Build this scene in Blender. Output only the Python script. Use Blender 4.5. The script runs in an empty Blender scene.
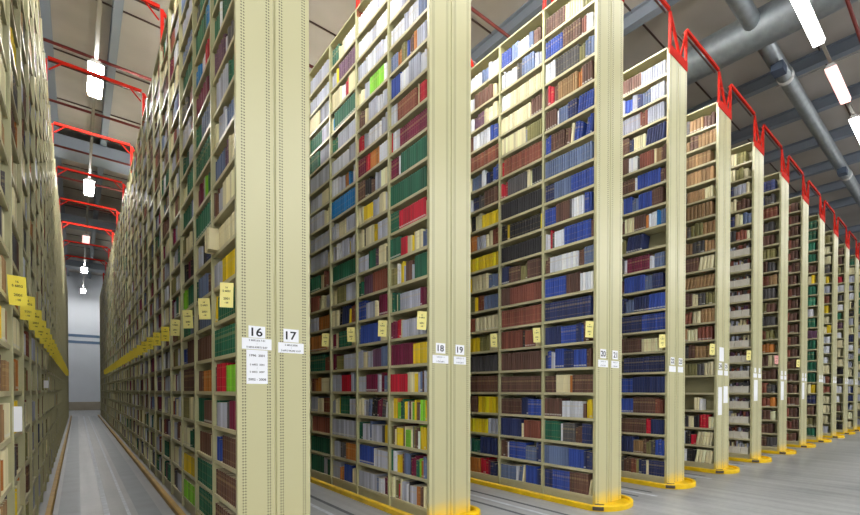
import bpy, math, random
from mathutils import Vector, Matrix

scene = bpy.context.scene
COL = scene.collection
rng = random.Random(1618)

# ------------------------------------------------------------------ camera
TH, PI_, RO = 0.83085, -0.01146, 0.003846
FPX, CX, CY, CAMH = 449.55, 569.70, 396.72, 1.5425
st, ct, sp, cp = math.sin(TH), math.cos(TH), math.sin(PI_), math.cos(PI_)
Fv = Vector((st * cp, ct * cp, sp)); Rv = Vector((ct, -st, 0)); Uv = Rv.cross(Fv)
R2 = Rv * math.cos(RO) + Uv * math.sin(RO)
U2 = -Rv * math.sin(RO) + Uv * math.cos(RO)
cd = bpy.data.cameras.new('camera'); cam = bpy.data.objects.new('camera', cd); COL.objects.link(cam)
cam.matrix_world = Matrix(((R2.x, U2.x, -Fv.x, 0), (R2.y, U2.y, -Fv.y, 0), (R2.z, U2.z, -Fv.z, CAMH), (0, 0, 0, 1)))
cd.sensor_fit = 'HORIZONTAL'; cd.sensor_width = 36; cd.lens = 36 * FPX / 860
cd.shift_x = -(CX - 430) / 860; cd.shift_y = (CY - 257.5) / 860
cd.clip_start = 0.05; cd.clip_end = 200
scene.camera = cam

def project(p):
    v = Vector(p) - Vector((0, 0, CAMH)); d = v.dot(Fv)
    if d < 0.05: return None
    return CX + FPX * v.dot(R2) / d, CY - FPX * v.dot(U2) / d

# ------------------------------------------------------------------ layout
X0, PITCH, RW = 0.9237, 1.82544, 0.571
YA = 4.711; YB = YA - 1.0
ZB, SP = 0.1616, 0.34218           # first shelf, shelf pitch
NS = 20
ZTOP = ZB + NS * SP
LIP = 0.036; ST = 0.020
NBAY = 34
def rack_x(k): return X0 + k * PITCH
def rack_y(k): return 4.35 if k < 0 else (YA if k < 2 else YB)
ZC = 10.3

# ------------------------------------------------------------------ helpers
def lin(h):
    h = h.lstrip('#'); out = []
    for i in (0, 2, 4):
        c = int(h[i:i + 2], 16) / 255
        out.append(c / 12.92 if c <= .04045 else ((c + .055) / 1.055) ** 2.4)
    return tuple(out)

def setp(o, label=None, cat=None, group=None, kind=None):
    if label: o['label'] = label
    if cat: o['category'] = cat
    if group: o['group'] = group
    if kind: o['kind'] = kind
    return o

def mesh(name, verts, faces, smooth=False):
    m = bpy.data.meshes.new(name); m.from_pydata(verts, [], faces); m.update()
    if smooth: m.polygons.foreach_set('use_smooth', [True] * len(m.polygons))
    return m

def obj(name, m, mat=None, parent=None, loc=(0, 0, 0), rot=None):
    o = bpy.data.objects.new(name, m); COL.objects.link(o)
    if mat is not None and m is not None and len(m.materials) == 0: m.materials.append(mat)
    o.location = loc
    if rot: o.rotation_euler = rot
    if parent: o.parent = parent
    return o

def empty(name, loc, label, cat, group=None):
    o = bpy.data.objects.new(name, None); COL.objects.link(o); o.location = loc
    o.empty_display_size = .1
    return setp(o, label, cat, group)

class MB:
    def __init__(s): s.v = []; s.f = []
    def box(s, x0, x1, y0, y1, z0, z1):
        n = len(s.v)
        s.v += [(x0, y0, z0), (x1, y0, z0), (x1, y1, z0), (x0, y1, z0), (x0, y0, z1), (x1, y0, z1), (x1, y1, z1), (x0, y1, z1)]
        s.f += [tuple(n + i for i in q) for q in ((0, 3, 2, 1), (4, 5, 6, 7), (0, 1, 5, 4), (1, 2, 6, 5), (2, 3, 7, 6), (3, 0, 4, 7))]
        return s
    def prism(s, poly, axis, a, b):
        n = len(s.v); k = len(poly)
        for t in (a, b):
            for (p, q) in poly:
                s.v.append((t, p, q) if axis == 0 else ((p, t, q) if axis == 1 else (p, q, t)))
        s.f.append(tuple(range(n + k - 1, n - 1, -1))); s.f.append(tuple(range(n + k, n + 2 * k)))
        for i in range(k):
            j = (i + 1) % k
            s.f.append((n + i, n + j, n + k + j, n + k + i))
        return s
    def tube(s, pts, r, seg=10, close=False):
        pts = [Vector(p) for p in pts]; n0 = len(s.v); N = len(pts)
        for i, p in enumerate(pts):
            if i == 0: t = pts[1] - pts[0]
            elif i == N - 1: t = pts[-1] - pts[-2]
            else: t = (pts[i + 1] - p).normalized() + (p - pts[i - 1]).normalized()
            t.normalize()
            a = Vector((0, 0, 1)) if abs(t.z) < .9 else Vector((0, 1, 0))
            u = t.cross(a).normalized(); w = u.cross(t)
            for j in range(seg):
                an = 2 * math.pi * (j + .5) / seg
                s.v.append(tuple(p + u * (r * math.cos(an)) + w * (r * math.sin(an))))
        for i in range(N - 1):
            for j in range(seg):
                a = n0 + i * seg + j; b = n0 + i * seg + (j + 1) % seg
                s.f.append((a, b, b + seg, a + seg))
        s.f.append(tuple(n0 + j for j in reversed(range(seg)))); s.f.append(tuple(n0 + (N - 1) * seg + j for j in range(seg)))
        return s
    def mesh(s, name, smooth=False): return mesh(name, s.v, s.f, smooth)

def sweep(path, prof):
    """flat path (x,y) swept with a profile of (offset to the outside, z)"""
    mb = MB(); N = len(path); k = len(prof)
    for i, p in enumerate(path):
        p = Vector(p); a = Vector(path[max(i - 1, 0)]); b = Vector(path[min(i + 1, N - 1)])
        t = (b - a).normalized(); nrm = Vector((-t.y, t.x))
        for (o, z) in prof: mb.v.append((p.x + nrm.x * o, p.y + nrm.y * o, z))
    for i in range(N - 1):
        for j in range(k):
            a = i * k + j; b = i * k + (j + 1) % k
            mb.f.append((a, b, b + k, a + k))
    mb.f.append(tuple(range(k))); mb.f.append(tuple((N - 1) * k + j for j in reversed(range(k))))
    return mb

# ------------------------------------------------------------------ materials
def mat(name, col, rough=.5, metal=0., noise=0., nscale=4., spec=.5, emis=None, es=0.):
    m = bpy.data.materials.new(name); m.use_nodes = True; nt = m.node_tree
    b = nt.nodes['Principled BSDF']
    b.inputs['Roughness'].default_value = rough; b.inputs['Metallic'].default_value = metal
    b.inputs['Specular IOR Level'].default_value = spec
    c = lin(col) if isinstance(col, str) else col
    if noise:
        tc = nt.nodes.new('ShaderNodeTexCoord'); no = nt.nodes.new('ShaderNodeTexNoise'); no.inputs['Scale'].default_value = nscale
        no.inputs['Detail'].default_value = 5
        mr = nt.nodes.new('ShaderNodeMapRange'); mr.inputs['From Min'].default_value = .3; mr.inputs['From Max'].default_value = .7
        mr.inputs['To Min'].default_value = 1 - noise; mr.inputs['To Max'].default_value = 1 + noise
        vm = nt.nodes.new('ShaderNodeVectorMath'); vm.operation = 'SCALE'; vm.inputs[0].default_value = c
        L = nt.links.new
        L(tc.outputs['Object'], no.inputs['Vector']); L(no.outputs['Fac'], mr.inputs['Value']); L(mr.outputs[0], vm.inputs['Scale'])
        L(vm.outputs[0], b.inputs['Base Color'])
    else:
        b.inputs['Base Color'].default_value = (*c, 1)
    if emis:
        b.inputs['Emission Color'].default_value = (*lin(emis), 1); b.inputs['Emission Strength'].default_value = es
    return m

CREAM = '#bdb990'
M = dict(
    cream=mat('cream_enamel', CREAM, .38, noise=.04, nscale=2.5),
    shelf=mat('cream_shelf_enamel', '#c8c19b', .36, noise=.05, nscale=3),
    back=mat('cream_back_sheet', '#aaa580', .6),
    red=mat('red_paint', '#b81c0a', .75, noise=.08, nscale=6, spec=.2),
    darkpipe=mat('dark_red_pipe', '#6a241f', .5),
    conduit=mat('brown_conduit', '#453029', .5),
    yellow=mat('yellow_safety_paint', '#e6bd08', .45, noise=.16, nscale=5),
    ochre=mat('worn_ochre_paint', '#b08a3c', .5, noise=.2, nscale=3),
    iron=mat('dark_iron', '#4a4038', .6),
    card=mat('yellow_card', '#f4ea96', .8),
    card2=mat('yellow_card_deep', '#f0dc50', .8),
    white=mat('white_paper', '#eef0f6', .8),
    ink=mat('black_ink', '#191a20', .7),
    ink2=mat('grey_ink', '#4c4f60', .7),
    steel=mat('galvanised_steel', '#a9b0b4', .42, metal=.75, noise=.12, nscale=7),
    steel2=mat('galvanised_grey', '#8f979c', .5, metal=.5, noise=.12, nscale=7),
    beam=mat('blue_grey_beam', '#808996', .55),
    ventbox=mat('vent_box', '#4a566a', .6),
    lampbody=mat('white_lamp_housing', '#d8d8d6', .4),
    trunk=mat('lamp_trunking', '#8d897f', .5),
    lamp=mat('lamp_diffuser', '#ffffff', .5, emis='#fffdf8', es=13.),
    lampA=mat('lamp_diffuser_aisle', '#ffffff', .5, emis='#fffdf8', es=150.),
    lampFill=mat('lamp_diffuser_fill', '#ffffff', .5, emis='#fffdf8', es=62.),  # emission for the unseen fill rows added behind the camera
    lamp2=mat('lamp_diffuser_dim', '#ffffff', .5, emis='#ffb8b0', es=2.2),
    box=mat('white_archive_board', '#dcd8cb', .7, noise=.05, nscale=8),
    stripe=mat('blue_wall_stripe', '#5f7896', .6),
    mark=mat('worn_white_marking', '#c4c9d0', .6, noise=.2, nscale=9),
    shade_track=mat('worn_shaded_track', '#7f858d', .4, noise=.15, nscale=3),  # lengthwise wear stripes, toned darker to paint in the aisle's shade
    groove=mat('dark_floor_groove', '#50545a', .6, noise=.2, nscale=6),
)

# perforated cream end panel with yellow overspray along the floor
def perforated():
    m = mat('perforated_cream_panel', CREAM, .3, spec=.6); nt = m.node_tree; L = nt.links.new; N = nt.nodes.new
    b = nt.nodes['Principled BSDF']
    tc = N('ShaderNodeTexCoord'); sx = N('ShaderNodeSeparateXYZ'); L(tc.outputs['Object'], sx.inputs[0])
    def mth(op, a, c=None, d=None):
        n = N('ShaderNodeMath'); n.operation = op
        for i, q in enumerate((a, c, d)):
            if q is None: continue
            if isinstance(q, (int, float)): n.inputs[i].default_value = q
            else: L(q, n.inputs[i])
        return n.outputs[0]
    tot = None
    for i, xc in enumerate((.042, .060, .226, .244, .327, .345, .511, .529)):
        dx = mth('DIVIDE', mth('SUBTRACT', sx.outputs['X'], xc), .0062)
        zz = mth('ADD', mth('DIVIDE', sx.outputs['Z'], .026), 0.)
        dz = mth('DIVIDE', mth('SUBTRACT', mth('FRACT', zz), .5), .26)
        r = mth('ADD', mth('MULTIPLY', dx, dx), mth('MULTIPLY', dz, dz))
        h = mth('LESS_THAN', r, 1.)
        tot = h if tot is None else mth('MAXIMUM', tot, h)
    no = N('ShaderNodeTexNoise'); no.inputs['Scale'].default_value = 9; L(tc.outputs['Object'], no.inputs['Vector'])
    zn = mth('ADD', sx.outputs['Z'], mth('MULTIPLY', mth('SUBTRACT', no.outputs['Fac'], .5), .12))
    mr = N('ShaderNodeMapRange'); L(zn, mr.inputs['Value'])
    for k_, v_ in (('From Min', .05), ('From Max', .24), ('To Min', .85), ('To Max', 0)): mr.inputs[k_].default_value = v_
    mx = N('ShaderNodeMix'); mx.data_type = 'RGBA'; L(mr.outputs[0], mx.inputs['Factor'])
    mx.inputs['A'].default_value = (*lin(CREAM), 1); mx.inputs['B'].default_value = (*lin('#ecc81c'), 1)
    m2 = N('ShaderNodeMix'); m2.data_type = 'RGBA'; L(tot, m2.inputs['Factor'])
    L(mx.outputs['Result'], m2.inputs['A']); m2.inputs['B'].default_value = (*lin('#66624a'), 1)
    L(m2.outputs['Result'], b.inputs['Base Color'])
    return m
M['panel'] = perforated()

def book_material():
    m = mat('book_cloth', '#888888', .55, spec=.4); nt = m.node_tree; L = nt.links.new; N = nt.nodes.new
    b = nt.nodes['Principled BSDF']
    ac = N('ShaderNodeAttribute'); ac.attribute_name = 'cloth'
    av = N('ShaderNodeAttribute'); av.attribute_name = 'vpos'
    ar = N('ShaderNodeAttribute'); ar.attribute_name = 'rnd'
    def mth(op, a, c=None):
        n = N('ShaderNodeMath'); n.operation = op
        for i, q in enumerate((a, c)):
            if q is None: continue
            if isinstance(q, (int, float)): n.inputs[i].default_value = q
            else: L(q, n.inputs[i])
        return n.outputs[0]
    def band(c, w):
        return mth('LESS_THAN', mth('ABSOLUTE', mth('SUBTRACT', av.outputs['Fac'], c)), w)
    lines = mth('MAXIMUM', band(.86, .012), mth('MAXIMUM', band(.17, .012), band(.5, .009)))
    lines = mth('MULTIPLY', lines, mth('GREATER_THAN', ar.outputs['Fac'], .45))
    lab = mth('MULTIPLY', band(.69, .055), mth('GREATER_THAN', ar.outputs['Fac'], .70))
    shelfmark = mth('MULTIPLY', band(.10, .04), mth('MULTIPLY', mth('GREATER_THAN', ar.outputs['Fac'], .2), mth('LESS_THAN', ar.outputs['Fac'], .36)))
    m1 = N('ShaderNodeMix'); m1.data_type = 'RGBA'; L(mth('MULTIPLY', mth('MAXIMUM', lines, lab), .26), m1.inputs['Factor'])
    L(ac.outputs['Color'], m1.inputs['A']); m1.inputs['B'].default_value = (*lin('#c9b27a'), 1)
    m2 = N('ShaderNodeMix'); m2.data_type = 'RGBA'; L(mth('MULTIPLY', shelfmark, .6), m2.inputs['Factor'])
    L(m1.outputs['Result'], m2.inputs['A']); m2.inputs['B'].default_value = (*lin('#d8d6cc'), 1)
    L(m2.outputs['Result'], b.inputs['Base Color'])
    return m
M['book'] = book_material()

def floor_material():
    m = mat('polished_concrete', '#9c9fa2', .32, spec=.5); nt = m.node_tree; L = nt.links.new; N = nt.nodes.new
    b = nt.nodes['Principled BSDF']
    tc = N('ShaderNodeTexCoord')
    def noise(scale, detail, mapscale=None):
        no = N('ShaderNodeTexNoise'); no.inputs['Scale'].default_value = scale; no.inputs['Detail'].default_value = detail
        if mapscale:
            mp = N('ShaderNodeMapping'); mp.inputs['Scale'].default_value = mapscale
            L(tc.outputs['Object'], mp.inputs[0]); L(mp.outputs[0], no.inputs['Vector'])
        else: L(tc.outputs['Object'], no.inputs['Vector'])
        return no.outputs['Fac']
    a = noise(.9, 6); c = noise(1., 4, (7, .25, 1)); d = noise(14, 4)
    ad = N('ShaderNodeMath'); ad.operation = 'ADD'; L(a, ad.inputs[0]); L(c, ad.inputs[1])
    a2 = N('ShaderNodeMath'); a2.operation = 'MULTIPLY_ADD'; L(d, a2.inputs[0]); a2.inputs[1].default_value = .35; L(ad.outputs[0], a2.inputs[2])
    cr = N('ShaderNodeValToRGB'); e = cr.color_ramp.elements
    mr = N('ShaderNodeMapRange'); L(a2.outputs[0], mr.inputs['Value']); mr.inputs['From Min'].default_value = .8; mr.inputs['From Max'].default_value = 1.55
    L(mr.outputs[0], cr.inputs[0])
    e[0].position = 0; e[0].color = (*lin('#777b80'), 1); e[1].position = 1; e[1].color = (*lin('#aaacae'), 1)
    L(cr.outputs[0], b.inputs['Base Color'])
    r = N('ShaderNodeMapRange'); L(a, r.inputs['Value']); r.inputs['To Min'].default_value = .28; r.inputs['To Max'].default_value = .42
    L(r.outputs[0], b.inputs['Roughness'])
    return m
M['floor'] = floor_material()

def ceiling_material():
    m = mat('roof_deck', '#a19488', .7); nt = m.node_tree; L = nt.links.new; N = nt.nodes.new
    b = nt.nodes['Principled BSDF']
    tc = N('ShaderNodeTexCoord'); sx = N('ShaderNodeSeparateXYZ'); L(tc.outputs['Object'], sx.inputs[0])
    no = N('ShaderNodeTexNoise'); no.inputs['Scale'].default_value = .8; L(tc.outputs['Object'], no.inputs['Vector'])
    cr = N('ShaderNodeValToRGB'); L(no.outputs['Fac'], cr.inputs[0]); e = cr.color_ramp.elements
    e[0].position = .3; e[0].color = (*lin('#aba49d'), 1); e[1].position = .7; e[1].color = (*lin('#beb7b0'), 1)
    L(cr.outputs[0], b.inputs['Base Color'])
    return m
M['ceiling'] = ceiling_material()
M['wall'] = mat('pale_wall_panel', '#d5dbe4', .6, noise=.04, nscale=.7)
M['wainscot'] = mat('beige_wainscot', '#a59c8c', .7, noise=.1, nscale=2)

# ------------------------------------------------------------------ text
def text_mesh(s, size, name, bold=0.0):
    cu = bpy.data.curves.new(name, 'FONT'); cu.body = s; cu.size = 1.; cu.align_x = 'CENTER'
    cu.extrude = .004; cu.offset = .016 if bold else 0.
    o = bpy.data.objects.new(name, cu); COL.objects.link(o)
    dg = bpy.context.evaluated_depsgraph_get()
    me = bpy.data.meshes.new_from_object(o.evaluated_get(dg)); me.name = name
    bpy.data.objects.remove(o); bpy.data.curves.remove(cu)
    me.materials.clear()
    vs = [v.co.copy() for v in me.vertices]
    lo = [min(v[i] for v in vs) for i in range(2)]; hi = [max(v[i] for v in vs) for i in range(2)]
    k_ = size / (hi[1] - lo[1])
    for v in me.vertices: v.co = ((v.co.x - (lo[0] + hi[0]) / 2) * k_, (v.co.y - (lo[1] + hi[1]) / 2) * k_, v.co.z * k_)
    return me

# ------------------------------------------------------------------ setting
XW0, XW1, YW0, YW1 = -12., 46., -14., 50.
setp(obj('floor', MB().box(XW0, XW1, YW0, YW1, -.2, 0).mesh('floor'), M['floor']), kind='structure')
setp(obj('ceiling', MB().box(XW0, XW1, YW0, YW1, ZC, ZC + .2).mesh('ceiling'), M['ceiling']), kind='structure')
setp(obj('wall_back', MB().box(XW0, XW1, YW1, YW1 + .2, 0, ZC).mesh('wall_back'), M['wall']), kind='structure')
setp(obj('wall_front', MB().box(XW0, XW1, YW0 - .2, YW0, 0, ZC).mesh('wall_front'), M['wall']), kind='structure')
setp(obj('wall_left', MB().box(XW0 - .2, XW0, YW0, YW1, 0, ZC).mesh('wall_left'), M['wall']), kind='structure')
setp(obj('wall_right', MB().box(XW1, XW1 + .2, YW0, YW1, 0, ZC).mesh('wall_right'), M['wall']), kind='structure')
setp(obj('baseboard_back', MB().box(-2.38, 4, YW1 - .06, YW1 - .001, 0, .62).mesh('baseboard_back'), M['wainscot']), kind='structure')
ntrim = 0
def trim(mb, m, kindname='trim'):
    global ntrim; ntrim += 1
    return setp(obj('trim_%d' % ntrim, mb.mesh('trim'), m), kind='structure')
trim(MB().box(-2.38, 4, YW1 - .03, YW1 - .001, 5.02, 5.22), M['stripe'])
trim(MB().box(-2.38, 4, YW1 - .03, YW1 - .001, 5.50, 5.70), M['stripe'])
# roof beams
for x in (-.45, .66, 2.8, 4.9, 6.95, 8.7, 12.9, 15.0, 17.1, 19.2, 21.3, 23.4, 27.6, 31.8):
    w = .09 if x not in (.66,) else .075
    prof = [(x - w, ZC - .34), (x + w, ZC - .34), (x + w, ZC - .31), (x + .02, ZC - .31), (x + .02, ZC - .03), (x + w, ZC - .03), (x + w, ZC - .001), (x - w, ZC - .001), (x - w, ZC - .03), (x - .02, ZC - .03), (x - .02, ZC - .31), (x - w, ZC - .31)]
    mb = MB(); mb.prism(prof, 1, YW0 + .02, YW1 - .02); trim(mb, M['beam'])
for y in (22.4, 32.3, 43.5):
    trim(MB().box(-2.38, 24, y, y + 1.15, ZC - .75, ZC - .36), M['beam'])
for i in range(15):
    y = .2 + i * 2.9
    trim(MB().box(-2.38, 44, y, y + .035, ZC - .03, ZC - .002), M['conduit'])
# lines along the aisle floors
for k in range(-1, 7):
    xm = rack_x(k) + RW + (PITCH - RW) / 2
    if k == -1: xm = .24
    trim(MB().box(xm - .025, xm + .025, (YA if k < 1 else YB) - .2, 38.5, .0004, .0016), M['mark'])
    if k >= 0:
        for dx in (-.2, .17):
            trim(MB().box(xm + dx - .025, xm + dx + .025, YB, 38.5, .0004, .0014), M['groove'])
for xa_, xb_ in ((-.17, .02), (.50, .70)):  # worn stripes that also carry the narrow aisle's floor shade as colour
    trim(MB().box(xa_, xb_, YA - .6, 38.5, .0003, .0010), M['shade_track'])
for dx in (.17,):
    trim(MB().box(.24 + dx, .24 + dx + .03, YA - .2, 38.5, .0004, .0014), M['mark'])

# ------------------------------------------------------------------ books
CC = dict(g='#1f5c44', G='#2f7a5e', e='#76b92c', w='#ced1da', l='#a4a7b5', c='#d6cda6', y='#dfba1e', o='#ae6c30', b='#5d4136',
          t='#957550', n='#262f58', u='#2c4593', s='#5d6c8c', m='#6c1838', r='#b5172e', k='#222023', p='#5c3f55', d='#4c4a4b',
          v='#7a7548', i='#7d4637', j='#47301f', z='#136aa6')
CN = dict(g='dark green', G='teal green', e='lime green', w='white', l='light grey', c='cream', y='yellow', o='orange-brown', b='brown',
          t='tan', n='navy', u='royal blue', s='slate blue', m='maroon', r='red', k='black', p='plum', d='charcoal',
          v='olive', i='reddish-brown', j='dark brown', z='bright blue')
CL = {k: tuple(min(.8, q * 1.15) for q in lin(v)) for k, v in CC.items()}

ROWS = {}
# (rack, bay): rows from the bottom shelf up, as seen left to right from the aisle
ROWS[1, 0] = "c3 v2 r1 c2 l3 w2 k1 l4 o2 b2 c1|g2 w3 y3 o1 b1 s4 k1 m3 g2 e1 o2 s3|v1 b2 c2 y4 b1 c1 e4 c1 s1 v2 b2 w1 e1 y3|c2 y3 o1 e3 g3 y2 l1 b2 c1 e2 y2 b1 w2 e4 y1|r9 c4 y2 l1 s1 b1 l1|m11 y6|m3 r2 c1 l10|g3 c1 g1 l10 m3|v4 w2 y2 l1 b4 l1 g7|g7 r4 c3 y2 c5 s2|g5 r14 c1|g18|m5 w1 g14|r1 w4 m15|w4 o1 i12 c2 r4|u6 w5 l6 w3|s4 o2 v3 u2 b2 o2 l5|w8 l3 w6 s4|w6 l10 s4|w12 l4"
ROWS[1, 1] = "l10 s1 w3 m2|u9 w1 l8|g2 l4 s1 l6 d1 y3|c3 l3 s2/ k3/ m3/ d2/ w1/|l5 m6 l1 w1 m1 s3|l2 c3 l3 p4 s4|s1 u11 c4|u4 l5 c2 m5|g2 p4 i6 l1|l6 g4 p2 c4 k1|c3 k1 c4 y2 l5|c3 y5 l3 c3 w1|b4 k3 b2 l3 c4|m4 r2 o5 w4|r3 l3 w6 l3|b3 c2 l4 w3 l2|c3 l3 e8 w3|l4 w5 l4 w3|w6 l5 w6|w8 l4"
ROWS[1, 2] = "l5 o2 u5 c2 l1|c1 l4 d3 o6|l14|l2 c2 y1 g6 l4|l5 r5 l2 s1|m2 v4 l6|m2 c1 r1 g7 c3|c4 k2/ n4/ y1/ i2|c3 v5 l6|g14|l3 w3 l4 y1 l3|l2 w2 c4 l5|z13|w5 l3 o2 z3 w2|w9 l4|g3 l10|c1 z1 g12|c5 w2 r2 c4|l3 y1 p8|g4 c3 w6"
ROWS[1, 3] = "g7 l2 g2|g10|c1 i10|l4 c3 i4|i2 o3 c4 k1|g7 i3|o9 c2|l4 o6|i4 c3 l3|g5 c2 i3|l8 c2|l9|l8 c3|l6 c4|l9|g5 l5|g6 l4|c5 l5|l8|l8"
ROWS[2, 0] = "n4 u8 b8 c1/|s10 u6 n3|g7 w1 d5 b3 n4|b7 w8 b1 y2|b5 c6 o1 b8|n1 u2 w2 u4 n4 u5 b2|n7 u6 n2 u1 b2 x1|n18|u9 b6 w5|b2 w12 b2 s4|w2 r1 d1 w4 u10 b1|u5 b6 d1 w5 u3|n4 s7 u9|s20|u3 b6 b2/ c1/ u3/ x1 u3/|b5 w1 s4 n4 u6/|b1 r2 b2 t8 o2 b4|w4 d9 v2 s3|u7 b7 i2 w3|b8 c7 v4"
ROWS[2, 1] = "s8 w1 s2/ c1/ u6 n2|b3 w1 u8 s5 n2|n9 c1 i7|b8 n3 u5|b18|b18|i9 k1 i4 c2|i18|b4 i14|n4 b5 v3 b6|k18|k2 y1 k12 y1|k18|r3 d8 c2 k4|r1 i15|c12 l1 v7|c13 b5|w4 c15|w2 l3 w2 d2 s5 l3|u4 s3 w4 s2 b3"
ROWS[2, 2] = "l1 o4 r3 m1 n2|l2 g3 n5|y7 l3|b4 y6|l1 b9|d10|y4 v3 c2|l1 i2 c6|v3 y1 i2 s4|y2 c5 s3|y10|o4 l3 c2 i2|c2 k1 c2 y5|c1 w2 n2 d2 b4|c2 s3 w1 n2 u2|c2 i8|b2 w5 u2|w3 p3 c3|w3 b5 c1|w5 s2 l3"
ROWS[3, 0] = "d2 b3 i2 v1 n3 c1 n6|n6 t4 b1 v2 d2 u3|b12 r2 n5|u6 b9 i3|u6 n13|d2 n8 n8|b10 c9|n9 u9|n3 s3 n6 u6|i1 b1 u8 s3 n4|d2 w1 m9 w2 s4|v3 n7/ x9|b2 c4 b5 o1 w3 z2 s2|c2 u4 s3 u6 b5|b6 w1 u9 b2|b4 w4 d1 i6 c1 t2 b2|b4 n2 c5 n7/|l9 i3 l7|l2 u3 l2 n2 s3 l5|b9 l10"
ROWS[4, 0] = "c2 k2 w1 k3 c5/|l5 k2 r2 c5/|c3 d3 c2 k2 r3 c2|k3 x6 c2 w1 x4|j3 x12|c3 v5 d2 c3|v2 d3 b2 t4 c1|b1 t4 c3 i4|c2/ i3/ c2 t4|v2 d2 b2 c2 d2 v3|b2 t10/|b8 c4/|b3 t3 d3 t3|t3 d1 v3 t3|b3 t8|j3 d2 t6 c3|b4 t7|d3 c1 t7|b2 t3 b2 t5|d5 t4 b3"
ROWS[5, 0] = "A|A|A|A|A|A|A|A|A|A|A|A|A|A|b3 d4 i3 c1|v2 c1 n3 c2 s2|b3 i2 c2 b3|v3 n3 l3 c1|i4 c2 v2 c1|i4 b2 c2 v3"
ROWS[6, 0] = "d4 b4 d3|b3 d1 c1 b3|c2 d3 b2 c1|d2 b2 i3 o1|b3 i3 d2|v2 d1 o2 b3|d2 i3 b2 c2|i4 d2 o3|d1 b3 i3 v2|d3 w1 d3|b2 t3 v2 b2|d3 p2 d4|b3 i3 t2|p3 b4 d2|d2 b3 v3|t2 d2 b4|t3 b2 d2|t3 d1 i4|p3 n3 d3|o2 p2 n4"
ROWS[7, 0] = '|'.join(["i2 b2 i3 b2"] * 20)
ROWS[8, 0] = "g8|g5 v2|b8|m4 n4|c7 y1|g8|g8|g8|g9|y3 c1 p2|g8|c1 i3 w2|G8|G8|c7 y1|p5 b3|v1 g7|G9|b3 g4|p4 g4"
ROWS[9, 0] = "c5 l2|k2 c5|c7|c7|k3 w2 i2|c3 w2 i1|c7|w2 n1 w3|w6|w6|c6 y1|c6|y7|i6|l6|c6 y1|l2 d4|d4 c3|v4 c3|c3 v4"
ROWS[10, 0] = "n2 w2 k2|p5 k1|c3 b3|k3 w3|b4 w2|c3 k2|c2 k3|c5|c5|v4 c1|b3 w2|w2 p3|G5|b3 w2|w3 d2|r3 w2|c3 r2|v5|b5|b5"
ROWS[0, 0] = "b10|b12|u3 d1 b8|g1 l5 d1 m4|d1 r6 e5|g12|y1/ g9 w1|l4 y8|c3! c9|b3 l3 c7|s6 p3 c3|c2 l3 w1 s5|o1 l5 g3|p5 w1 d3|g4 w1 g6|g5 d4|l6 g5|d4 g6|g4 s5|l5 d5"
ROWS[0, 1] = "g10|g10|c1 b6 c1|g4 b5|b3 o6|b8 o2|d1 s6|g1 s5 b3|c1 l2 k3 n3|g8|m3 l1 e1 g2|g8|g3 s4|m5 l2|z3 w2 r3|g6 z2|d3 g5|g4 l4|s6 d2|l5 s3"
ROWS[0, 2] = "e8|y8|c4 g3|v4 c4|b9|u2 b4|g3 s2 k2|e3 g4|k2 m2 k3|v2 c3 k3|g5 s2|c3 g4|g3 l3|l4 i2|d3 i3|g5|s5|l4|s4 d2|l6"
PAL = {-1: 'c4 b2 o1 t2 d2 l4 v2 i1 n1 w1', 0: 'b3 d1 g2 l5 v2 c3 i2 m1 s1 p1 w2', 1: 'l5 g3 c2 w2 i1 m1 u1', 2: 'b4 n3 s2 c2 i2 d2 w1',
       3: 'b3 n3 u2 c1 i1', 4: 't4 b3 c2 d1', 5: 'b3 i2 c2 d2', 6: 'b4 d3 i2 t1', 7: 'i2 b2', 8: 'g5 c1 p1 G2', 9: 'c4 w2 y1 l2', 10: 'c3 w1 k1 b2 p1', 11: 'n2 l2 w1 g2 k1 c2', 12: 'c2 y1 d2 g1 l2', 13: 'c6 t2 o2 y1 b1 d1'}
def pick(pal, r):
    L = []
    for t in pal.split(): L += [t[0]] * int(t[1:])
    return r.choice(L)
def auto_row(k, r):
    n = r.randint(11, 16); out = []; s = 0
    while s < n:
        q = r.choice((1, 1, 2, 3, 4, 5)); out.append('%s%d%s' % (pick(PAL[k], r), q, '/' if r.random() < .05 else '')); s += q
    return ' '.join(out)

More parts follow.
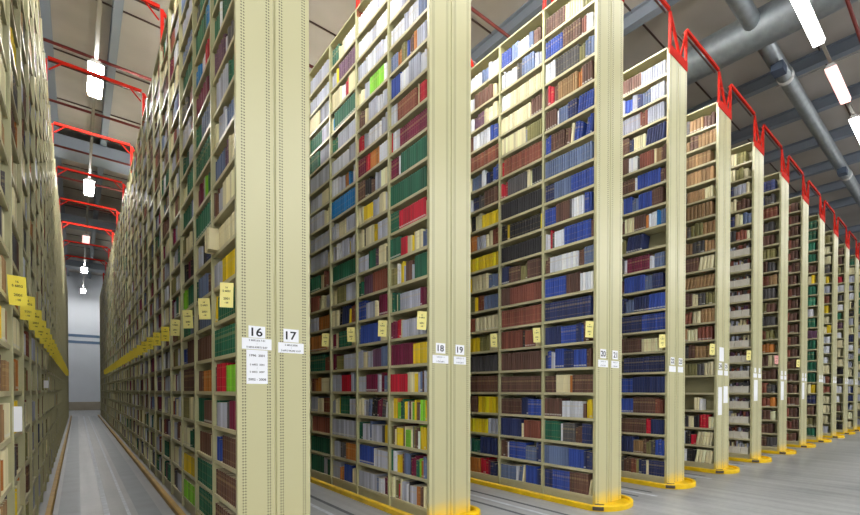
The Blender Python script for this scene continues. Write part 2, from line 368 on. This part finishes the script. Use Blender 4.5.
BOOKS = []      # each: dict
BOXES = []
UPW = .04
def fill_row(k, side, bay, lev, row, r):
    """books of one shelf, placed left to right as seen from the aisle"""
    X = rack_x(k); Y = rack_y(k)
    ya = Y + bay + (UPW / 2 if bay else .055) + .004; yb = Y + bay + 1 - UPW / 2 - .004
    zs = ZB + lev * SP + .001
    W = yb - ya
    if row == 'A':
        for q in range(5):
            BOXES.append((k, lev, q, ya + W * (q + .06) / 5.35 + .03, W / 5.35 * .97))
        for q in range(5):     # papers standing in the boxes
            c0 = ya + W * (q + .06) / 5.35 + .03
            n = r.randint(2, 5); w = .14 / n
            for a in range(n):
                h = r.uniform(.19, .27)
                BOOKS.append(dict(k=k, side=side, bay=bay, lev=lev, x=X + .07, y=c0 + .015 + a * w, w=w * .8, z=zs + .008, h=h, d=.13, c=r.choice('bdpicl'), lean=0, stuff=True, rnd=0))
        return
    toks = []
    for t in row.split():
        lean = t.endswith('/'); t = t.rstrip('/'); out_ = t.endswith('!'); t = t.rstrip('!'); toks.append((t[0], float(t[1:]), lean, out_))
    tot = sum(t[1] for t in toks); unit = W / (tot * (1.0 if tot > 9 else 1.05))
    extra = .12 * sum(1 for t in toks if t[2]) / max(len(toks), 1)
    unit *= r.uniform(.955, .998) - extra
    if tot < 12 and k in (0, 1): unit *= 1
    pos = 0.; seq = []; clear = SP - LIP - .012
    lean_prev = 0
    for ti, (c, n, lean, out_) in enumerate(toks):
        hb = r.uniform(.72, .93) * clear
        if c in 'gmuinb' and n >= 4: hb = r.uniform(.80, .95) * clear
        ins = -.075 if out_ else r.uniform(.004, .022)
        cj = [r.uniform(.9, 1.1) for _ in range(3)]
        num = max(1, int(round(n)))
        seta = n >= 4; la = r.uniform(.12, .2) if lean else 0; nxt = toks[ti + 1][2] if ti + 1 < len(toks) else False
        if lean and lean_prev: la = lean_prev
        lean_prev = la
        for a in range(num):
            w = unit * n / num * (r.uniform(.9, 1.1) if seta else r.uniform(.75, 1.25))
            h = hb * (r.uniform(.985, 1.0) if seta else r.uniform(.86, 1.05)); h = min(h, clear * .97)
            if c != 'x':
                seq.append(dict(k=k, side=side, bay=bay, lev=lev, w=w - .0062, off=pos, z=zs, h=h, ins=ins + r.uniform(0, .012) * (0 if seta else 1),
                                d=min(.2, .13 + .25 * h), c=c, lean=la, jit=[cj[0] * r.uniform(.74, 1.28)] * 3, rnd=(cj[2] * 5) % 1 if seta else r.random()))
            pos += w * (1.04 if lean else 1) + (h * math.sin(la) + .004 if lean and a == num - 1 and not nxt else 0)
    sc = min(1., W / max(pos, .01))
    flip = (side < 0)                 # left faces: left of the picture is far
    if k == -1: flip = False
    for i, bk in enumerate(seq):
        o = bk.pop('off') * sc; w = bk['w'] * sc; bk['w'] = max(w, .004)
        if bk['lean'] and o + w + bk['h'] * bk['lean'] > W - .004: bk['lean'] = 0
        bk['y'] = (yb - o - bk['w']) if flip else (ya + o)
        ins = bk.pop('ins'); bk['x'] = (X + ins) if side < 0 else (X + RW - ins)
        bk['idx'] = len(seq) - i if flip else i + 1
        bk['nrow'] = len(seq)
        bk['tip'] = (-1 if flip else 1)
        BOOKS.append(bk)

def fill_rack(k, side, nb):
    for bay in range(nb):
        rows = ROWS.get((k, bay)) if side < 0 or k == -1 else None
        rows = rows.split('|') if rows else None
        for lev in range(NS):
            r = random.Random(hash((k, side, bay, lev)) & 0xffffff)
            fill_row(k, side, bay, lev, rows[lev] if rows else auto_row(k if k >= 0 or bay > 1 else 13, r), r)
fill_rack(-1, 1, NBAY)
fill_rack(0, -1, NBAY)
for k in range(1, 13): fill_rack(k, -1, NBAY if k == 1 else (20 if k == 2 else 10))
for k in range(0, 12): fill_rack(k, 1, 2)

def book_geo(b, simple):
    x = b['x']; s = 1 if b['side'] < 0 else -1    # s: direction into the shelf
    if b['k'] == -1: s = -1
    w, h, d = b['w'], b['h'], b['d']
    e = 0 if simple else min(.012, w * .3)
    if simple: sec = [(0, 0), (0, w), (d, w), (d, 0)]
    else: sec = [(e, 0), (0, w * .28), (0, w * .72), (e, w), (d, w), (d, 0)]
    a = b['lean'] * b.get('tip', 1)
    ca, sa = math.cos(a), math.sin(a)
    vs = []
    for t in (0, h):
        for (dx, dy) in sec:
            if a > 0: yy = dy * ca + t * sa; zz = t * ca + (w - dy) * sa
            elif a < 0: yy = w + (dy - w) * ca + t * sa; zz = t * ca + dy * (-sa)
            else: yy, zz = dy, t
            vs.append((x + s * dx, b['y'] + yy, b['z'] + zz))
    n = len(sec); fs = []
    top = tuple(range(n, 2 * n)); bot = tuple(reversed(range(n)))
    sides = [(i, (i + 1) % n, n + (i + 1) % n, n + i) for i in range(n)]
    fs = sides + [top, bot]
    if s > 0: fs = [tuple(reversed(f)) for f in fs]
    nsp = 1 if simple else 3
    return vs, fs, nsp, n

PAGE = lin('#cfc6ad')
def build_books(name, lst, simple_fn):
    V = []; Fc = []; C = []; Rn = []; VP = []
    for b in lst:
        vs, fs, nsp, n = book_geo(b, simple_fn(b)); o = len(V); V += vs
        VP += [0.] * n + [1.] * n
        base = CL[b['c']]; j = b.get('jit', (1, 1, 1)); col = tuple(min(.9, base[q] * j[q]) for q in range(3)) + (1.,)
        pg = tuple(PAGE[q] for q in range(3)) + (1.,)
        for i, f in enumerate(fs):
            Fc.append(tuple(o + q for q in f)); C += (pg if i == len(fs) - 2 else col); Rn.append(b['rnd'] if i < nsp else 0.)
    me = bpy.data.meshes.new(name); me.from_pydata(V, [], Fc)
    a = me.attributes.new('cloth', 'FLOAT_COLOR', 'FACE'); a.data.foreach_set('color', C)
    a = me.attributes.new('rnd', 'FLOAT', 'FACE'); a.data.foreach_set('value', Rn)
    a = me.attributes.new('vpos', 'FLOAT', 'POINT'); a.data.foreach_set('value', VP)
    me.materials.append(M['book']); me.update()
    return me

def spine_area(b):
    if b.get('stuff') or b['side'] > 0 and b['k'] != -1: return 0
    x = b['x']; P = [project((x, b['y'] + dy, b['z'] + dz)) for dy in (0, b['w']) for dz in (0, b['h'])]
    if any(p is None for p in P): return 0
    c = project((x, b['y'] + b['w'] / 2, b['z'] + b['h'] / 2))
    if not (0 < c[0] < 860 and 0 < c[1] < 515): return 0
    ys = [max(0, min(515, p[1])) for p in P]; xs = [max(0, min(860, p[0])) for p in P]
    k = b['k']
    if k >= 1:
        e = project((rack_x(k - 1) + RW, rack_y(k - 1), 1.5))
        if c[0] < e[0] + 1.5: return 0
    return abs((xs[2] + xs[3] - xs[0] - xs[1]) / 2) * abs((ys[1] + ys[3] - ys[0] - ys[2]) / 2)
for b in BOOKS: b['area'] = spine_area(b)
BOOKS.sort(key=lambda b: -b['area'])
IND, REST = BOOKS[:300], BOOKS[300:]

ORD = 'zeroth first second third fourth fifth sixth seventh eighth ninth tenth eleventh twelfth thirteenth fourteenth fifteenth sixteenth seventeenth eighteenth nineteenth twentieth'.split() + ['twenty-' + q for q in 'first second third fourth fifth sixth seventh eighth ninth'.split()] + ['thirtieth'] + ['thirty-' + q for q in 'first second third fourth fifth sixth'.split()]
NUMW = {-1: 'left rack', 0: 'rack sixteen', 1: 'rack eighteen', 2: 'rack twenty', 3: 'rack twenty-two', 4: 'rack twenty-four', 5: 'rack twenty-six', 6: 'rack beyond the white boxes', 7: 'rack of red-brown sets', 8: 'rack of green volumes', 9: 'first rack beyond the green volumes', 10: 'second rack beyond the green', 11: 'third rack beyond the green', 12: 'fourth rack beyond the green'}
def shelf_phrase(lev):
    d = lev - 6
    if d == 0: return "on the yellow tag's shelf"
    return '%s shelf %s yellow tag' % (ORD[abs(d)], 'above' if d > 0 else 'below')
for b in IND:
    base_y = b['y']; pts = (b['x'], b['y'], b['z'])
    o0 = b['x'], b['y'], b['z']
    b['x'] = b['y'] = b['z'] = 0.
    me = build_books('book', [b], lambda q: False)
    b['x'], b['y'], b['z'] = o0
    o = obj('book', me, None, None, o0)
    where = 'from the panel' if b['bay'] == 0 else 'past the %s upright' % ORD[b['bay']]
    lab = '%s%s book, %s %s, %s, %s' % ('leaning ' if b['lean'] else '', CN[b['c']], ORD[b['idx']], where, shelf_phrase(b['lev']), NUMW[b['k']])
    setp(o, lab, 'book', 'books on ' + NUMW[b['k']])
def simp(b): return b['k'] in (-1, 0) and b["bay"] > 9 or b["k"] > 0 and b["bay"] > 5 or (b['side'] > 0 and b['k'] >= 0)
o = obj('books', build_books('books', REST, simp), None)
setp(o, 'thousands of closely packed bound volumes filling all the remaining rack shelves', 'books', None, 'stuff')

# ------------------------------------------------------------------ archive boxes on the sixth rack
def archive_box_mesh(w):
    d, h, t = .21, .150, .004
    mb = MB()
    # open-topped board box as one shell with a cut-down front
    out = [(0, 0), (d, 0), (d, w), (0, w)]; inn = [(t, t), (d - t, t), (d - t, w - t), (t, w - t)]
    z1 = [h, h + .05, h + .05, h]
    V = [(p[0], p[1], 0) for p in out] + [(out[i][0], out[i][1], z1[i]) for i in range(4)] + [(inn[i][0], inn[i][1], z1[i]) for i in range(4)] + [(p[0], p[1], t) for p in inn]
    F = [(3, 2, 1, 0)]
    for i in range(4):
        j = (i + 1) % 4
        F += [(i, j, 4 + j, 4 + i), (4 + i, 4 + j, 8 + j, 8 + i), (8 + i, 8 + j, 12 + j, 12 + i)]
    F.append((12, 13, 14, 15))
    return mesh('archive_box', V, F)
abm = archive_box_mesh(.98 / 5.35 * .9); abm.materials.append(M['box'])
for (k, lev, q, y, w) in BOXES:
    o = obj('archive_box', abm, None, None, (rack_x(k) + .03, y, ZB + lev * SP + .001))
    setp(o, 'white archive box, %s from the panel on the %s shelf up, white-box rack' % (ORD[5 - q], ORD[lev + 1]), 'box', 'white archive boxes on one rack')

# ------------------------------------------------------------------ racks
sh_prof = [(.004, -LIP), (.016, -LIP), (.016, -ST), (RW - .016, -ST), (RW - .016, -LIP), (RW - .004, -LIP), (RW - .004, 0), (.004, 0)]
sh_prof = list(reversed(sh_prof))
def shelf_mesh(y0, y1):
    mb = MB(); mb.prism(sh_prof, 1, y0, y1); return mb.mesh('shelf')
m_shelf = shelf_mesh(UPW / 2 - .012, 1 - UPW / 2 + .012); m_shelf.materials.append(M['shelf'])
m_shelf0 = shelf_mesh(.05, 1 - UPW / 2 + .012); m_shelf0.materials.append(M['shelf'])
h = UPW / 2
e_ = .009
up_prof = [(-e_, -h), (.001, -h), (.001, -.012), (RW - .001, -.012), (RW - .001, -h), (RW + e_, -h), (RW + e_, h), (RW - .001, h), (RW - .001, .012), (.001, .012), (.001, h), (-e_, h)]
def upright_mesh(ylist):
    mb = MB()
    for y in ylist: mb.prism([(p, q + y) for p, q in up_prof], 2, .02, ZTOP + .035)
    return mb.mesh('upright')
m_up = upright_mesh([0]); m_up.materials.append(M['cream'])
# end panel: four perforated posts proud of two recessed sheets
g = RW / 2
pp = [(0, .05), (0, .004), (.004, 0), (g - .011, 0), (g - .004, .014), (g + .004, .014), (g + .011, 0), (RW - .004, 0), (RW, .004), (RW, .05)]
mb = MB(); mb.prism(list(reversed(pp)), 2, .012, ZTOP + .035); m_panel = mb.mesh('end_panel'); m_panel.materials.append(M['panel'])
m_end2 = MB().box(0, RW, NBAY - .02, NBAY + .02, .012, ZTOP + .035).mesh('end_panel'); m_end2.materials.append(M['cream'])
m_back = MB().box(g - .004, g + .004, .06, NBAY - .03, ZB, ZTOP).mesh('back_sheet'); m_back.materials.append(M['back'])
m_plinth = MB().box(.02, RW - .02, .052, NBAY - .03, .0, ZB - LIP - .004).mesh('plinth'); m_plinth.materials.append(M['shelf'])
m_cover = MB().box(.0, RW, .05, NBAY - .03, ZTOP + .036, ZTOP + .06).mesh('top_cover'); m_cover.materials.append(M['cream'])
# red frame that stands on a rack and carries the tie bars
def top_frame_mesh():
    z0, z1, r = ZTOP + .03, 7.62, .022
    mb = MB()
    mb.box(.0, RW, -.012, .03, z0 - .09, z0 + .06)
    mb.box(.005, .045, -.01, .03, z0 + .03, z1); mb.box(RW - .045, RW - .005, -.01, .03, z0 + .03, z1)
    mb.tube([(.03, .012, z1 - .02), (RW * .62, .012, z0 + .02)], .026, 6); mb.tube([(RW - .03, .012, z1 - .05), (RW * .62, .012, z0 + .02)], .018, 6)
    return mb.mesh('tie_frame')
m_frame = top_frame_mesh(); m_frame.materials.append(M['red'])
m_mid = MB().box(.02, RW - .02, .02, .04, 7.40, 7.43).mesh('frame_crosspiece'); m_mid.materials.append(M['conduit'])

RL = {-1: 'tall cream book rack along the left side of the narrow aisle',
      0: 'cream double rack with end panel numbered sixteen and seventeen, the nearest panel',
      1: 'cream double rack with end panel numbered eighteen and nineteen',
      2: 'cream double rack with end panel numbered twenty and twenty-one',
      3: 'cream double rack of blue and brown volumes, end panel numbered twenty-two and twenty-three',
      4: 'cream rack of old tan volumes with white paper strips taped to its end panel',
      5: 'cream rack whose lower shelves hold rows of white archive boxes',
      6: 'cream rack of mixed dark brown volumes, next beyond the archive box rack',
      7: 'cream rack filled with uniform red-brown sets of volumes',
      8: 'cream rack filled mostly with dark green volumes',
      9: 'cream rack of cream and white volumes, first beyond the dark green volumes',
      10: 'second cream rack beyond the rack of dark green volumes',
      11: 'third cream rack beyond the rack of dark green volumes',
      12: 'fourth and last visible rack beyond the rack of dark green volumes'}
PORT_ROW = [YA + 2 + 3 * i for i in range(10)]
digit_cache = {}
for k in range(-1, 13):
    X, Y = rack_x(k), rack_y(k)
    root = empty('book_rack', (X, Y, 0), RL[k], 'rack', 'double-sided book racks')
    obj('end_panel', m_panel, None, root); obj('end_panel', m_end2, None, root)
    obj('back_sheet', m_back, None, root); obj('plinth', m_plinth, None, root); obj('top_cover', m_cover, None, root)
    nup = 33 if k < 1 else 8
    for j in range(1, nup + 1): obj('upright', m_up, None, root, (0, j, 0))
    if nup < 33:
        s = obj('uprights', upright_mesh(range(nup + 1, 34)), M['cream'], root); s['kind'] = 'stuff'
    nd = 5 if k < 3 else 3
    for j in range(nd):
        for lev in range(NS): obj('shelf', m_shelf0 if j == 0 else m_shelf, None, root, (0, j, ZB + lev * SP))
    mb = MB()
    for j in range(nd, NBAY):
        for lev in range(NS): mb.prism([(p, q + ZB + lev * SP) for p, q in sh_prof], 1, j + UPW / 2 - .012, j + 1 - UPW / 2 + .012)
    s = obj('shelves', mb.mesh('shelves'), M['shelf'], root); s['kind'] = 'stuff'
    # red frames on top
    ys = [y for y in PORT_ROW if k < 1 or y < 20]
    if k >= 2: ys = [YB + .002] + ys
    if k in (0, 1, 2): ys = [YA + .002] + ys
    for y in ys:
        f = obj('tie_frame', m_frame, None, root, (0, y - Y - (0.0), 0)); obj('frame_crosspiece', m_mid, None, f)
    # cards on the end panel
    def card(x0, x1, z0, z1, nm, m=M['white']):
        return obj(nm, MB().box(x0 - (x0 + x1) / 2, x1 - (x0 + x1) / 2, 0, .0012, z0 - (z0 + z1) / 2, z1 - (z0 + z1) / 2).mesh(nm), m, root, ((x0 + x1) / 2, -.0025, (z0 + z1) / 2))
    def write(c, s, size, dz, bold=0., m=M['ink']):
        return obj('lettering', text_mesh(s, size, 'lettering', bold), m, c, (0, -.0012, dz), (math.pi / 2, 0, 0))
    if 0 <= k <= 4:
        a, b2 = str(16 + 2 * k), str(17 + 2 * k)
        for cx, s in ((.146, a), (.412, b2)):
            c = card(cx - .062, cx + .062, 2.004 if k == 0 and cx < .2 else 1.988, 2.108, 'number_card'); write(c, s, .076, 0, .002)
    elif k > 4:
        for cx in (.146, .412): card(cx - .055, cx + .055, 1.985, 2.09, 'number_card')
    if k == 0:
        c = card(.036, .256, 1.903, 2.0, 'range_card'); write(c, 'S 6852.62 7.01', .0155, .03, .0008); write(c, ':', .011, 0, .0005); write(c, 'S 6852.63875 8.07', .0155, -.03, .0008)
        c = card(.068, .226, 1.60, 1.898, 'range_card'); write(c, '1996  2001', .02, .10, .0008); write(c, 'S 6852  2001', .0155, .02, .0008); write(c, ':', .011, -.012, .0005); write(c, 'S 6853  2007', .0155, -.044, .0008); write(c, '2002 - 2008', .02, -.11, .0008)
        c = card(.308, .516, 1.887, 1.982, 'range_card'); write(c, 'S 6853.2008', .0155, .026, .0008); write(c, ':', .011, 0, .0005); write(c, 'S 6917.96292 X.07', .0155, -.026, .0008)
    elif k > 0:
        for (x0, x1) in ((.04, .25), (.325, .50)):
            c = card(x0, x1, 1.87, 1.965, 'range_card')
            if k < 3:
                write(c, 'S 6917.2 - 5', .016, .026, .0005, M['ink2']); write(c, ':', .011, 0, .0005, M['ink2']); write(c, 'S 7012.68 X', .016, -.026, .0005, M['ink2'])
    if k == 4:
        card(.10, .30, 2.14, 2.41, 'paper_sheet'); card(.06, .23, 1.10, 1.64, 'paper_strip'); card(.30, .50, 1.33, 1.66, 'paper_strip')
    if k in (5, 6, 7): card(.08, .30, 1.35, 1.82, 'paper_strip')
    # yellow guide rail round the rack foot
    gl = {-1: 'worn ochre guide rail at the foot of the left rack', 0: 'yellow floor guide rail round the rack numbered sixteen and seventeen'}
    GW = {1: 'rack numbered eighteen and nineteen', 2: 'rack numbered twenty and twenty-one', 3: 'rack numbered twenty-two and twenty-three', 4: 'rack with taped paper strips', 5: 'rack of white archive boxes',
          6: 'rack of dark brown volumes', 7: 'rack of red-brown sets', 8: 'rack of dark green volumes', 9: 'first rack beyond the green volumes', 10: 'second rack beyond the green volumes', 11: 'third rack beyond the green volumes', 12: 'fourth rack beyond the green volumes'}
    grt = empty('guide_rail', (X, Y, 0), gl.get(k) or 'yellow rounded floor guide rail at the foot of the ' + GW[k], 'rail', 'yellow guide rails round the rack feet')
    R = RW / 2 + .115; cx = RW / 2
    ysh = 0 if k >= 0 else 0
    prof = [(0, .001), (.0, .062), (-.012, .072), (-.05, .072), (-.05, .001)]
    gm = M['ochre'] if k < 0 else M['yellow']
    arc = [(cx - R * math.cos(t), .06 - R * .92 * math.sin(t)) for t in [math.pi * i / 24 for i in range(25)]]
    pr2 = [(-o_, z) for o_, z in prof]
    obj('end_loop', sweep(arc, pr2).mesh('end_loop'), gm, grt)
    obj('side_rail', sweep([(cx - R, NBAY - .1), (cx - R, .06)], pr2).mesh('side_rail'), M['ochre'] if k <= 0 else gm, grt)
    obj('side_rail', sweep([(cx + R, .06), (cx + R, NBAY - .1)], pr2).mesh('side_rail'), gm, grt)
    # painted plate inside the loop, dark foot bracket in front of the panel
    plate = [(cx - (R - .052) * math.cos(t), -.004 - (R - .052) * .84 * math.sin(t)) for t in [math.pi * i / 24 for i in range(25)]]
    mb = MB(); mb.prism(plate, 2, .001, .04); obj('floor_plate', mb.mesh('floor_plate'), gm, grt)
    obj('foot_bracket', sweep(arc[2:6], [(.10, .014), (.10, .076), (-.008, .062), (-.008, .014)][::-1]).mesh('foot_bracket'), M['iron'], grt)

# ------------------------------------------------------------------ tie bars between racks
def tie_bar(k, y, label):
    xa = rack_x(k) + RW + .001; xb = rack_x(k + 1) - .001; L_ = xb - xa
    t = empty('tie_rail', (xa, y, 7.6), label, 'bar', 'red tie bars between the rack tops')
    obj('bar', MB().box(0, L_, -.022, .022, .021, .072).mesh('bar'), M['red'], t)
    obj('conduit', MB().tube([(0, .07, .03), (L_, .07, .03)], .016, 8).mesh('conduit', True), M['conduit'], t)
    for s, q in ((0, 1), (L_, -1)) if k < 0 else ():
        obj('brace', MB().tube([(s + q * .17, .01, .03), (s + q * .01, .01, -.16)], .014, 6).mesh('brace'), M['red'], t)
for i, y in enumerate(PORT_ROW[:9]):
    tie_bar(-1, y + .012, 'red tie bar crossing overhead of the narrow aisle, %s from the camera' % ORD[i + 1])
tie_bar(0, YA + .012, 'red tie bar joining the rack tops between end panels seventeen and eighteen')
tie_bar(1, YA + .012, 'red tie bar joining the rack tops between end panels nineteen and twenty')
TN = {2: 'end panels twenty-one and twenty-two', 3: 'end panel twenty-three and the taped paper strips', 4: 'the taped paper strips rack and archive box rack', 5: 'the archive box rack and dark brown volumes',
      6: 'the dark brown volumes and red-brown sets', 7: 'the red-brown sets and dark green volumes', 8: 'the dark green volumes and first rack beyond', 9: 'the first and second racks beyond the green volumes', 10: 'the second and third racks beyond the green volumes', 11: 'the third and fourth racks beyond the green volumes'}
for k in range(2, 12): tie_bar(k, YB + .012, 'red front tie bar between ' + TN[k])

# ------------------------------------------------------------------ yellow hanging cards
TW, TT = .105, .212
m_tagp = MB().box(0, TW, -.0006, .0006, -TT / 2, TT / 2).mesh('card'); m_tagp.materials.append(M['card'])
m_tagd = MB().box(0, TW, -.0006, .0006, -TT / 2, TT / 2).mesh('card'); m_tagd.materials.append(M['card2'])
m_tagk = m_tagp.copy(); m_tagk.materials.clear(); m_tagk.materials.append(mat('pink_card', '#e3a39c', .8))
tl = [text_mesh(s, sz, 'lettering', .0006) for s, sz in (('16', .015), ('S 6852', .017), ('2001', .019), ('- 08', .014))]
for m_ in tl: m_.materials.append(M['ink'])
def tag(k, j, n, deep):
    left = (k == -1)
    X = rack_x(k) + (RW if left else 0)
    ang = math.radians(40)
    if left: ang = math.radians(38); loc = (X + .004, rack_y(k) + j - .26, 2.25); rz = ang
    else: loc = (X - .016 - TW * math.cos(ang), rack_y(k) + j + .035 + TW * math.sin(ang), 2.36); rz = -ang
    rz += rng.uniform(-.05, .05)
    t = empty('shelf_tag', loc, '%s card hanging on %s, %s from the camera' % ('pink' if k == 6 else 'yellow', 'the rack left of the narrow aisle' if k < 0 else NUMW[k], ORD[n]), 'tag', 'yellow cards hanging from the shelves')
    t.rotation_euler = (0, rng.uniform(-.05, .05), rz)
    obj('card', m_tagk if k == 6 else (m_tagd if deep else m_tagp), None, t)
    if n <= 8:
        for m_, dz in zip(tl, (.065, .035, -.03, -.065)):
            obj('lettering', m_, None, t, (TW / 2, -.0016, dz), (math.pi / 2, 0, 0))
for j in range(1, 26): tag(-1, j, j, True)
for j in range(0, 26): tag(0, j, j + 1, j > 3)
for j in range(0, 4): tag(1, j, j + 1, False)
for j in range(0, 3): tag(2, j, j + 1, False)
for k in range(3, 8): tag(k, 0, 1, False)

for y, z, hh, lb in ((5.33, 1.32, .19, 'white paper note hanging below the first yellow card left of the narrow aisle'), (10.0, 1.62, .11, 'small white note further along the rack left of the narrow aisle')):
    n_ = obj('paper_note', MB().box(0, .05, -.0006, .0006, -hh / 2, hh / 2).mesh('paper_note'), M['white'], None, (rack_x(-1) + RW + .004, y, z), (0, 0, .5))
    setp(n_, lb, 'note')

# ------------------------------------------------------------------ lamps
def lamp_parts():
    L_, w = 1.5, .125
    hous = MB(); hous.prism([(-w, 0), (w, 0), (.06, .085), (-.06, .085)], 1, -L_ / 2, L_ / 2)
    dif = MB(); dif.prism([(-w + .01, -.002), (-.1, -.07), (.1, -.07), (w - .01, -.002)], 1, -L_ / 2, L_ / 2)
    e = MB(); e.prism([(-w, -.03), (w, -.03), (w, .0), (.06, .09), (-.06, .09), (-w, .0)], 1, 0, .012)
    return hous.mesh('housing'), dif.mesh('diffuser'), e.mesh('end_cap')
mh, md, mec = lamp_parts()
mh.materials.append(M['lampbody']); md.materials.append(M['lamp']); mec.materials.append(M['lampbody'])
md2 = md.copy(); md2.materials.clear(); md2.materials.append(M['lamp2'])
mdA = md.copy(); mdA.materials.clear(); mdA.materials.append(M['lampA'])
mdFill = md.copy(); mdFill.materials.clear(); mdFill.materials.append(M['lampFill'])
def lamp(x, y, z, alongx, label, dim=False, dm=None):
    t = empty('ceiling_light', (x, y, z), label, 'light', 'fluorescent ceiling lights')
    if alongx: t.rotation_euler = (0, 0, math.pi / 2)
    obj('housing', mh, None, t); obj('diffuser', md2 if dim else (dm or md), None, t)
    
for i, y in enumerate((7.0, 15.0, 23.1, 31.2, 39.1, 47.3)):
    lamp(.32, y, 8.62, False, 'bright ceiling light over the narrow aisle, %s from the camera' % ORD[i + 1], i == 3, mdA)
for n in range(-4, 9):
    x = 9.38 + 2.45 * n
    nm = {0: 'brightest ceiling light beside the big silver duct', 1: 'dimmer pinkish ceiling light in the right-hand row', 2: 'bright ceiling light at the picture edge just beyond the pinkish one'}.get(n, 'ceiling light over the front aisle, %s in the row' % ORD[n + 5])
    lamp(x, 2.48, 8.62, True, nm, n == 1)
for k in range(0, 3):  # unseen lamps added to light the shelf faces in these aisles
    x = rack_x(k) + RW + (PITCH - RW) / 2
    for i, y in enumerate((4.8, 13.0, 21.0)):
        lamp(x, y, 8.62, False, 'unseen light added over the %s aisle counting from end panel seventeen, %s along it' % (ORD[k + 1], ORD[i + 1]), False, mdA)
for q, y in enumerate((.5, -4.6, -8.0, -11.4)):  # unseen lamp rows added to spread light evenly over panels and spines
    for n in range(-8, 8):
        lamp(9.38 + 2.45 * n, y, 8.62, True, 'unseen fill light in the %s row behind the camera, %s along it' % (ORD[q + 1], ORD[n + 9]), False, mdFill if q else md)
tr = setp(obj('light_trunking', MB().box(.29, .35, 2.6, 49.5, 8.712, 8.76).mesh('light_trunking'), M['trunk']), 'thin pale trunking carrying the lights over the narrow aisle', 'trunking')
tr = setp(obj('light_trunking', MB().box(-1.4, 32, 2.45, 2.51, 8.712, 8.76).mesh('light_trunking'), M['trunk']), 'pale trunking carrying the row of lights by the ducts', 'trunking')

# ------------------------------------------------------------------ ducts and pipes
def duct(pts, r, seg=24, rings=0):
    mb = MB(); pts = [Vector(p) for p in pts]
    out = []
    for a, b in zip(pts, pts[1:]):
        n = max(1, int((b - a).length / .12))
        for i in range(n): out.append(a.lerp(b, i / n))
    out.append(pts[-1])
    n0 = len(mb.v); N = len(out)
    t = (pts[-1] - pts[0]).normalized(); u = t.cross(Vector((0, 0, 1))).normalized(); w = u.cross(t)
    for i, p in enumerate(out):
        rr = r * (1.012 if i % 2 else 1.)
        for j in range(seg):
            an = 2 * math.pi * j / seg; mb.v.append(tuple(p + u * rr * math.cos(an) + w * rr * math.sin(an)))
    for i in range(N - 1):
        for j in range(seg):
            a = n0 + i * seg + j; b = n0 + i * seg + (j + 1) % seg; mb.f.append((a, b, b + seg, a + seg))
    mb.f.append(tuple(reversed(range(seg)))); mb.f.append(tuple((N - 1) * seg + j for j in range(seg)))
    return mb.mesh('duct', True)
t = empty('ventilation_duct', (10.25, 3.75, 9.6), 'large silver spiral ventilation duct with a smaller branch duct under the roof', 'duct')
obj('main_duct', duct([(0, -12.2, .0), (0, 20, .0)], .37), M['steel2'], t)
obj('branch_duct', duct([(.25, 0, 0), (30, 0, 0)], .19), M['steel'], t)
obj('branch_duct', duct([(-3.2, 0, .0), (-.25, 0, .0)], .19), M['steel'], t)
for x in (1.9, 8.9, 16):
    obj('duct_collar', duct([(x, 0, 0), (x + .13, 0, 0)], .205), M['lampbody'], t)
for x in (1.2, 8.0, 15.2):
    obj('outlet_box', MB().box(x - .15, x + .15, -.22, .06, -.36, -.17).mesh('outlet_box'), M['ventbox'], t)
for i, (y, xa, xb) in enumerate(((1.97, -2, 34), (7.5, -2, 34), (11.6, -2, 9), (15.0, -2, 8), (18.0, -2, 8), (21.2, -2, 8), (24.2, -2, 8), (27.4, -2, 8), (30.5, -2, 8))):
    setp(obj('hanging_sprinkler_pipe', MB().tube([(xa, y, 9.1), (xb, y, 9.1)], .035, 10).mesh('hanging_sprinkler_pipe', True), M['darkpipe']),
         'dark red sprinkler pipe running under the roof, %s from the camera' % ORD[i + 1], 'pipe', 'dark red pipes under the roof')
setp(obj('cable', MB().tube([(12.9, -3, 9.85), (12.9, 4.2, 9.85)], .016, 8).mesh('cable', True), M['lampbody']), 'thin white cable run crossing between the lights and branch duct', 'cable')

# ------------------------------------------------------------------ world and view
w = bpy.data.worlds.new('world'); scene.world = w; w.use_nodes = True
w.node_tree.nodes['Background'].inputs[0].default_value = (.5, .5, .5, 1); w.node_tree.nodes['Background'].inputs[1].default_value = .2
scene.cycles.max_bounces = 8; scene.cycles.diffuse_bounces = 5; scene.cycles.glossy_bounces = 3
scene.cycles.use_denoising = True
scene.cycles.sample_clamp_indirect = 8
scene.view_settings.view_transform = 'Standard'; scene.view_settings.look = 'None'
scene.view_settings.gamma = 1; scene.view_settings.exposure = -0.12; scene.view_settings.use_curve_mapping = False
